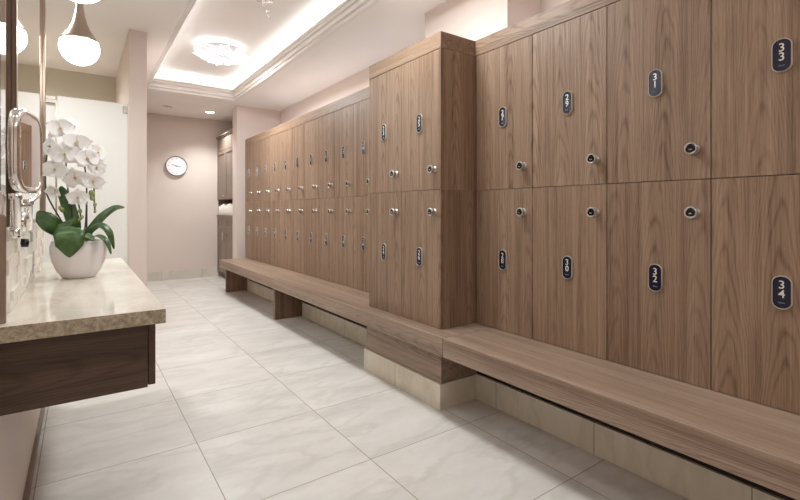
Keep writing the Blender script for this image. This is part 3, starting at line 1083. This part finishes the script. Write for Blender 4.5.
# ------------------------------------------------------------------ downlights
def downlight(x, y, label, watts, lit=True, cone=2.1):
    t = thing('downlight', label, 'downlight', (x, y, CZ))
    MB().lathe([(0.062, 0), (0.085, 0.0), (0.088, -0.004), (0.080, -0.008), (0.064, -0.008), (0.062, 0)], (x, y, CZ), 'Z', 32, cap=False).build('trim_ring', M_MOULD, t)
    MB().lathe([(0, -0.003), (0.063, -0.003), (0.063, 0), (0, 0)], (x, y, CZ), 'Z', 32, cap=False).build('lens', M_LENS if lit else M_GREYDISC, t)
    if lit:
        L = bpy.data.lights.new('downlight_beam', 'SPOT')
        L.energy = watts
        L.spot_size = cone
        L.spot_blend = 0.8
        L.shadow_soft_size = 0.06
        L.color = (0.97, 0.99, 0.98)
        lo = bpy.data.objects.new('downlight_beam', L)
        lo.location = (0, 0, -0.03)
        lo.parent = t
        COL.objects.link(lo)


downlight(1.71, 7.72, 'lit round downlight in the alcove ceiling near the grey cabinet', 95)
downlight(1.09, 7.65, 'unlit grey ceiling disc in the alcove, left of the lit downlight', 0, False)
downlight(-0.7, 5.5, 'added unseen downlight over the white cubicle behind the door', 130, True, 2.9)  # added out of view to brighten the niche
downlight(-0.5, 3.7, 'added unseen downlight in the side passage beyond the mirror', 85, True, 2.7)  # added out of view to brighten the white door
downlight(0.30, 0.9, 'added unseen downlight near the camera above the floor', 18)  # added above the view as fill light
downlight(0.30, -1.3, 'added unseen downlight at the near end of the room', 16)  # added behind the camera as fill light

# ------------------------------------------------------------------ wall clock
CK = Vector((1.318, Y1, 1.898))
ck = thing('wall_clock', 'round white wall clock with thin dark rim on the taupe wall', 'clock', CK)
MB().lathe([(0.156, 0), (0.163, 0.0), (0.165, 0.010), (0.165, 0.040), (0.163, 0.043), (0.158, 0.042), (0.156, 0.030)], CK, '-Y', 48, cap=False).build('rim', plain('dark_bronze_rim', srgb(120, 104, 94), 0.4, 0.4), ck)
face = MB().lathe([(0, 0), (0.157, 0), (0.157, 0.028), (0, 0.028)], CK, '-Y', 48, smooth=False).build('face', plain('clock_face', srgb(238, 238, 240), 0.35), ck)
M_GREY = plain('clock_marks', srgb(176, 180, 190), 0.5)
M_HAND = plain('clock_hands', srgb(112, 124, 150), 0.5)
mb = MB()
for h in range(12):
    a = 2 * PI * h / 12
    d = Vector((math.sin(a), 0, math.cos(a)))
    s = Vector((math.cos(a), 0, -math.sin(a)))
    w, l = (0.006, 0.024) if h % 3 == 0 else (0.004, 0.018)
    q = CK + Vector((0, -0.0282, 0)) + d * 0.125
    mb.prism([q - s * w - d * l / 2, q + s * w - d * l / 2, q + s * w + d * l / 2, q - s * w + d * l / 2], (0, -1, 0), 0.001)
mb.build('hour_marks', M_GREY, face)
for a, l, w, nm in ((math.radians(100), 0.112, 0.004, 'minute_hand'), (math.radians(290), 0.075, 0.005, 'hour_hand')):
    d = Vector((math.sin(a), 0, math.cos(a)))
    s = Vector((math.cos(a), 0, -math.sin(a)))
    q = CK + Vector((0, -0.0335 - (0.002 if nm[0] == 'h' else 0), 0)) - d * 0.02
    MB().prism([q - s * w, q + s * w, q + s * w * 0.5 + d * (l + 0.02), q - s * w * 0.5 + d * (l + 0.02)], (0, -1, 0), 0.0015).build(nm, M_HAND, ck)
MB().lathe([(0, 0.028), (0.009, 0.028), (0.009, 0.039), (0, 0.040)], CK, '-Y', 16).build('hub', M_HAND, ck)

# ------------------------------------------------------------------ tall linen cabinet in the alcove
XC = 1.97
lc = thing('linen_cabinet', 'tall grey wooden cabinet in the alcove behind the stub wall', 'cabinet', (2.28, 7.8, 0))
CA0, CA1 = 7.26, 8.345
YD = 7.84
mb = MB()
mb.box(XC + 0.02, 2.60, CA0, CA1, 1.34, 2.42)
mb.box(XC + 0.02, 2.60, CA0, CA1, 0.10, 1.06)
mb.box(2.50, 2.60, CA0, CA1, 1.06, 1.34)
mb.box(XC + 0.02, 2.50, CA1 - 0.02, CA1, 1.06, 1.34)
mb.box(XC + 0.02, 2.50, CA0, CA0 + 0.02, 1.06, 1.34)
mb.box(XC + 0.07, 2.58, CA0 + 0.01, CA1, 0.0, 0.10)
mb.build('body', M_CABW, lc)
mb = MB().box(XC - 0.025, 2.60, CA0, CA1, 2.415, 2.432, 0.002, 1)
mb.box(XC - 0.012, 2.60, CA0, CA1, 2.395, 2.415, 0.002, 1)
mb.build('crown', M_CABW, lc)
MB().box(XC + 0.004, XC + 0.02, CA0, CA1, 2.17, 2.393, 0.001, 1).build('frieze', M_CABW, lc)
MB().box(XC - 0.012, 2.49, CA0 + 0.001, CA1 - 0.001, 1.045, 1.075, 0.002, 1).build('shelf', M_CABW, lc)


def shaker(name, y0, y1, z0, z1, knob=None):
    mb = MB()
    w = 0.055
    mb.box(XC, XC + 0.019, y0, y0 + w, z0, z1, 0.001, 1)
    mb.box(XC, XC + 0.019, y1 - w, y1, z0, z1, 0.001, 1)
    mb.box(XC, XC + 0.019, y0 + w, y1 - w, z0, z0 + w, 0.001, 1)
    mb.box(XC, XC + 0.019, y0 + w, y1 - w, z1 - w, z1, 0.001, 1)
    mb.box(XC + 0.010, XC + 0.019, y0 + w, y1 - w, z0 + w, z1 - w)
    o = mb.build(name, M_CABW, lc)
    if knob:
        MB().lathe([(0.008, 0), (0.006, 0.012), (0.014, 0.018), (0.014, 0.026), (0, 0.030)], (XC, knob[0], knob[1]), '-X', 14).build('knob', M_CHROME, o)
    return o


shaker('door', YD + 0.002, CA1 - 0.002, 1.345, 2.165, (YD + 0.035, 1.40))
shaker('door', CA0 + 0.002, YD - 0.002, 1.345, 2.165, (YD - 0.035, 1.40))
shaker('drawer', YD + 0.002, CA1 - 0.002, 0.83, 1.04)
shaker('drawer', CA0 + 0.002, YD - 0.002, 0.83, 1.04)
dl = shaker('door', YD + 0.002, CA1 - 0.002, 0.11, 0.825)
dr = shaker('door', CA0 + 0.002, YD - 0.002, 0.11, 0.825)
mb = MB().tube([(XC, YD + 0.03, 0.66), (XC - 0.03, YD + 0.03, 0.66), (XC - 0.03, YD + 0.03, 0.78), (XC, YD + 0.03, 0.78)], 0.008, 8)
mb.build('handle', M_CHROME, dl)
# rolled towels standing in the open niche
for i in range(7):
    y = CA1 - 0.09 - i * 0.125
    hgt = 0.15 + 0.02 * ((i * 7) % 3)
    mb = MB().lathe([(0, 0), (0.052, 0), (0.058, 0.01), (0.058, hgt - 0.012), (0.05, hgt), (0.036, hgt - 0.004), (0.030, hgt), (0.016, hgt - 0.004), (0, hgt)], (XC + 0.060, y, 1.0755), 'Z', 20)
    o = mb.build('rolled_towel', M_TOWEL)
    where = ['nearest the taupe back wall', 'second from the back wall', 'third from the back wall', 'fourth from the back wall', 'fifth from the back wall', 'sixth from the back wall', 'hidden last behind the stub wall'][i]
    tag(rebase(o, (XC + 0.060, y, 1.0755)), 'white rolled towel in the cabinet niche, %s' % where, 'towel', 'rolled towels in the cabinet niche')

# ------------------------------------------------------------------ view
w = bpy.data.worlds.new('world')
sc.world = w
w.use_nodes = True
w.node_tree.nodes['Background'].inputs[0].default_value = (0.9, 0.88, 0.86, 1)
w.node_tree.nodes['Background'].inputs[1].default_value = 0.0
vs = sc.view_settings
vs.view_transform = 'Standard'
vs.look = 'None'
vs.exposure = 0.0
vs.gamma = 1.0
vs.use_curve_mapping = False
sc.cycles.max_bounces = 20
sc.cycles.diffuse_bounces = 8
sc.cycles.glossy_bounces = 18
sc.cycles.sample_clamp_indirect = 8.0
